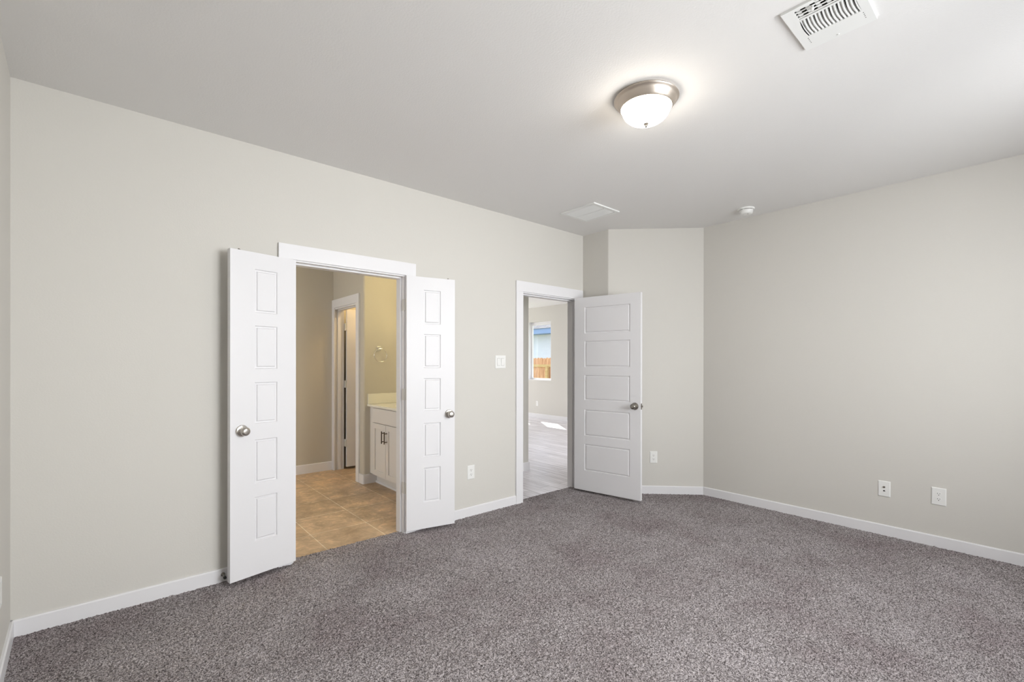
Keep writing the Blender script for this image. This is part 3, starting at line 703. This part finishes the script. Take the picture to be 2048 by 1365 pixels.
# counter with an oval bowl cut out of its top
t = thing('vanity_counter', 'cream moulded vanity top with side splash and sink bowl', 'countertop', (0, 0, 0), 0)
CT = 0.888; cy0, cy1 = 2.128, 2.699; sxc, syc, ra, rb = -4.42, 2.375, 0.235, 0.165
bm = BM()
N = 48
inner = [(sxc + ra * math.cos(2 * PI * k / N), syc + rb * math.sin(2 * PI * k / N)) for k in range(N)]
def outer_pt(k):
    a = 2 * PI * k / N; c, s_ = math.cos(a), math.sin(a)
    tx = ((vx1 if c > 0 else vx0) - sxc) / c if abs(c) > 1e-9 else 1e9
    ty = ((cy1 if s_ > 0 else cy0) - syc) / s_ if abs(s_) > 1e-9 else 1e9
    q = min(tx, ty); return (sxc + c * q, syc + s_ * q)
outer = [outer_pt(k) for k in range(N)]
# snap nearest outer points to the corners
for cxx, cyy in ((vx0, cy0), (vx0, cy1), (vx1, cy0), (vx1, cy1)):
    kk = min(range(N), key=lambda k: (outer[k][0] - cxx) ** 2 + (outer[k][1] - cyy) ** 2); outer[kk] = (cxx, cyy)
vi = [bm.verts.new((x, y, CT)) for x, y in inner]; vo = [bm.verts.new((x, y, CT)) for x, y in outer]; vb = [bm.verts.new((x, y, CT - 0.022)) for x, y in outer]
prev = vi
for k in range(N):
    k2 = (k + 1) % N; bm.faces.new((vi[k], vi[k2], vo[k2], vo[k])); bm.faces.new((vo[k], vo[k2], vb[k2], vb[k])); 
bm.faces.new(vb)
obj('countertop', bm, M_COUNTER, t)
bm = BM(); rings = []
for s_ in range(7):
    f = s_ / 6; sc2 = math.cos(f * PI / 2 * 0.92); dz = -0.0215 * 1.0 * math.sin(f * PI / 2)
    rings.append([bm.verts.new((sxc + (x - sxc) * sc2, syc + (y - syc) * sc2, CT + dz)) for x, y in inner])
for A, B in zip(rings, rings[1:]):
    for k in range(N): bm.faces.new((A[k], A[(k + 1) % N], B[(k + 1) % N], B[k]))
bm.faces.new(rings[-1]); obj('sink_bowl', bm, M_COUNTER, t, smooth=True)
obj('side_splash', mb((XV + 0.001, XV + 0.020, cy0 + 0.003, cy1 - 0.02, CT + 0.0003, 1.003)), M_COUNTER, t, bevel=0.003)
obj('back_splash', mb((XV + 0.001, vx1, cy1 - 0.02, cy1, CT + 0.0003, 1.003)), M_COUNTER, t, bevel=0.003)
# towel ring
t = thing('towel_ring', 'chrome towel ring on the yellow-lit wall above the vanity', 'towel ring', (XV, 2.262, 1.515), 0)
bm = BM(); box(bm, 0, 0.008, -0.026, 0.026, -0.026, 0.026); obj('wall_mount', bm, M_CHROME, t, bevel=0.004)
bm = BM(); tube(bm, [(0.006, 0, 0), (0.052, 0, 0)], 0.009, 16); tube(bm, [(0.050, -0.016, -0.004), (0.050, 0.016, -0.004)], 0.008, 14); obj('arm', bm, M_CHROME, t, smooth=True)
bm = BM(); tube(bm, [(0.050, 0.075 * math.sin(a), -0.078 + 0.073 * math.cos(a)) for a in [2 * PI * k / 48 for k in range(48)]], 0.0042, 10, closed=True); obj('ring', bm, M_CHROME, t, smooth=True)
# vanity light (its glow is what colours the wall)
t = thing('vanity_light', 'nickel vanity light bar with three lit globes, out of view above the sink', 'wall light', (-4.15, 2.70, 2.12), 0)
obj('back_plate', mb((-0.33, 0.33, -0.022, 0, -0.045, 0.045)), M_NICKEL, t, bevel=0.004)
for x in (-0.24, 0, 0.24):
    bm = BM(); tube(bm, [(x, -0.02, 0), (x, -0.10, 0)], 0.008, 10); a_ = obj('arm', bm, M_NICKEL, t)
    bm = BM(); lathe(bm, [(0.02, 0.07)] + [(0.055 * math.sin(a), 0.055 * math.cos(a) + 0.01) for a in [PI * k / 14 for k in range(2, 14)]] + [(0, -0.045)], 24, Matrix.Translation((x, -0.12, -0.02))); obj('globe', bm, M_WARM, t, smooth=True)
t = thing('closet_light', 'small lit ceiling globe in the room behind the inner doorway', 'ceiling light', (-5.50, 2.70, H), 0)
bm = BM(); lathe(bm, [(0, 0), (0.07, 0), (0.068, -0.02), (0.05, -0.022), (0, -0.022)], 32); obj('base', bm, M_NICKEL, t, smooth=True)
bm = BM(); lathe(bm, [(0.05, -0.022)] + [(0.075 * math.sin(a), -0.08 + 0.065 * math.cos(a)) for a in [PI * k / 14 for k in range(3, 14)]] + [(0, -0.145)], 32); obj('globe', bm, M_CLOSET, t, smooth=True)

# ------------------------------------------------------------------ hall and living room
bm = BM(); box(bm, -12.2, XL - 0.066, 3.86, YF, -0.05, -0.0035); box(bm, -4.36, XL - 0.066, 2.80, 3.86, -0.05, -0.0035)
S('floor_living', bm, M_PLANK, 'pale grey wood plank floor running into the living room', 'wood floor')

bm = BM(); box(bm, -4.42, -4.30, 2.80, 3.92, -0.1, H); box(bm, -12.2, -4.42, 3.80, 3.92, -0.1, H)
S('wall_hall', bm, M_WALL, 'greige hall wall ending at a corner just inside the hall doorway', 'wall')
baseboard('baseboard_hall', [(-4.30, 3.92 + 0.013, -4.30, 2.80)], 'white baseboard on the hall wall end', h=0.105)
LW = ((-8.63, -7.83), (-9.73, -8.93)); LZ = (0.935, 2.385)
bm = BM(); xs = [-12.3, LW[1][0], LW[1][1], LW[0][0], LW[0][1], XL]
for i in (0, 2, 4): box(bm, xs[i], xs[i + 1], YF, YF + 0.14, -0.3, H)
for i in (1, 3): box(bm, xs[i], xs[i + 1], YF, YF + 0.14, -0.3, LZ[0]); box(bm, xs[i], xs[i + 1], YF, YF + 0.14, LZ[1], H)
S('wall_living_far', bm, M_WALL, 'far living room wall with the window seen through the hall doorway', 'wall')
baseboard('baseboard_living', [(XLb, YF, -12.2, YF)], 'white baseboard below the far living room window', h=0.105)
for k, (a, b) in enumerate(LW):
    wn = thing('window_1' if k == 0 else 'window_4', ('white framed window on the far living room wall showing a fence outside' if k == 0 else 'second living room window, hidden behind the hall wall'), 'window', ((a + b) / 2, YF + 0.10, LZ[0]), 0, 'structure')
    hw = (b - a) / 2; hh = LZ[1] - LZ[0]
    bm = BM()
    box(bm, -hw, -hw + 0.045, -0.02, 0.035, 0, hh); box(bm, hw - 0.045, hw, -0.02, 0.035, 0, hh)
    box(bm, -hw + 0.045, hw - 0.045, -0.02, 0.035, 0, 0.045); box(bm, -hw + 0.045, hw - 0.045, -0.02, 0.035, hh - 0.075, hh)
    obj('window_frame', bm, M_TRIM, wn, bevel=0.002)
    bm = BM(); box(bm, -hw + 0.045, hw - 0.045, 0.010, 0.014, 0.045, hh - 0.045); obj('pane', bm, M_GLASS, wn)
    obj('window_sill', mb((-hw, hw, -0.10, -0.02, 0, 0.012)), M_TRIM, wn)
    obj('window_reveal', mb((-hw, -hw + 0.008, -0.10, -0.02, 0.012, hh)), M_TRIM, wn); obj('window_reveal', mb((hw - 0.008, hw, -0.10, -0.02, 0.012, hh)), M_TRIM, wn)
# west end with a wide glass opening added for light (out of view)
bm = BM()
box(bm, -12.3, -12.2, 3.80, 4.3, -0.3, H); box(bm, -12.3, -12.2, 7.5, YF, -0.3, H); box(bm, -12.3, -12.2, 4.3, 7.5, 2.45, H); box(bm, -12.3, -12.2, 4.3, 7.5, -0.3, 0.0)
S('wall_living_end', bm, M_WALL, 'living room end wall with a wide opening added for light, out of view', 'wall')
wn = thing('window_5', 'wide glass opening added to light the living room, out of view', 'window', (-12.25, 5.9, 0), 0, 'structure')
bm = BM()
for y in (-1.6, -0.03, 1.54): box(bm, -0.03, 0.03, y, y + 0.06, 0, 2.45)
box(bm, -0.03, 0.03, -1.54, -0.03, 0, 0.06); box(bm, -0.03, 0.03, 0.03, 1.54, 0, 0.06); box(bm, -0.03, 0.03, -1.54, -0.03, 2.39, 2.45); box(bm, -0.03, 0.03, 0.03, 1.54, 2.39, 2.45)
obj('window_frame', bm, M_TRIM, wn)
bm = BM(); box(bm, -0.003, 0.003, -1.54, -0.03, 0.06, 2.39); box(bm, -0.003, 0.003, 0.03, 1.54, 0.06, 2.39); obj('pane', bm, M_GLASS, wn)
bm = BM(); box(bm, -12.3, XLb + 0.06, 3.80, YF + 0.14, H, H + 0.1); box(bm, -4.42, XLb + 0.06, 2.80, 3.80, H, H + 0.1)
S('ceiling_living', bm, M_CEIL, 'white living room ceiling seen through the hall doorway', 'ceiling')

wn = thing('window_7', 'side opening added to light the living room, hidden behind the bedroom wall', 'window', (XL - 0.06, 6.2, 0.4), 0, 'structure')  # unseen opening added for the side fill light
obj('window_frame', mb((-0.02, 0.02, -1, -0.96, 0, 2), (-0.02, 0.02, 0.96, 1, 0, 2), (-0.02, 0.02, -0.96, 0.96, 0, 0.04), (-0.02, 0.02, -0.96, 0.96, 1.96, 2)), M_TRIM, wn)
obj('pane', mb((-0.003, 0.003, -0.96, 0.96, 0.04, 1.96)), M_GLASS, wn)
# ------------------------------------------------------------------ outside
bm = BM(); box(bm, -40, 15, YF + 0.14, 40, -0.5, -0.3); box(bm, -40, -12.3, -15, YF + 0.14, -0.5, -0.3)
S('ground', bm, M_GRASS, 'grass yard outside the living room window', 'ground')
FY = 11.0
t = thing('wooden_fence', 'orange-brown cedar picket fence beyond the far window', 'fence', (-11, FY, -0.3), 0)
rng = random.Random(3)
for k in range(42):
    x = -3.2 + k * 0.146 - 0.2; h_ = 1.84 + rng.uniform(-0.012, 0.012)
    bm = BM(); v = [(x, -0.0), (x + 0.138, 0.0)]
    pr = [(x, 0), (x + 0.138, 0), (x + 0.138, h_ - 0.035), (x + 0.108, h_), (x + 0.030, h_), (x, h_ - 0.035)]
    A = [bm.verts.new((p, 0, q)) for p, q in pr]; B = [bm.verts.new((p, 0.016, q)) for p, q in pr]
    bm.faces.new(A); bm.faces.new(B[::-1])
    for i in range(6): bm.faces.new((A[i], A[(i + 1) % 6], B[(i + 1) % 6], B[i]))
    obj('picket', bm, M_FENCE, t)
for z in (0.35, 1.53): obj('rail', mb((-3.4, 2.94, -0.038, 0.0, z, z + 0.089)), M_RAIL, t)
for x in (-2.45, -0.09, 2.3): obj('post', mb((x, x + 0.089, -0.127, -0.038, -0.1, 1.56)), M_RAIL, t)
t = thing('neighbouring_house', 'pale neighbour house with blue fascia and shingle roof beyond the fence', 'house', (-13, 13.6, -0.3), 0)
obj('siding_wall', mb((-9, 7, 0, 5, 0, 2.95)), M_SIDING, t)
obj('fascia', mb((-9.4, 7.4, -0.54, -0.50, 2.87, 3.10)), M_FASCIA, t)
obj('soffit', mb((-9.4, 7.4, -0.50, 0.0, 2.87, 2.89)), M_FASCIA, t)
bm = BM(); v = [bm.verts.new(q) for q in ((-9.5, -0.58, 3.08), (7.5, -0.58, 3.08), (7.5, 4.5, 5.6), (-9.5, 4.5, 5.6))]; bm.faces.new(v); bmesh.ops.solidify(bm, geom=bm.faces[:], thickness=0.05)
obj('roof', bm, M_SHINGLE, t)
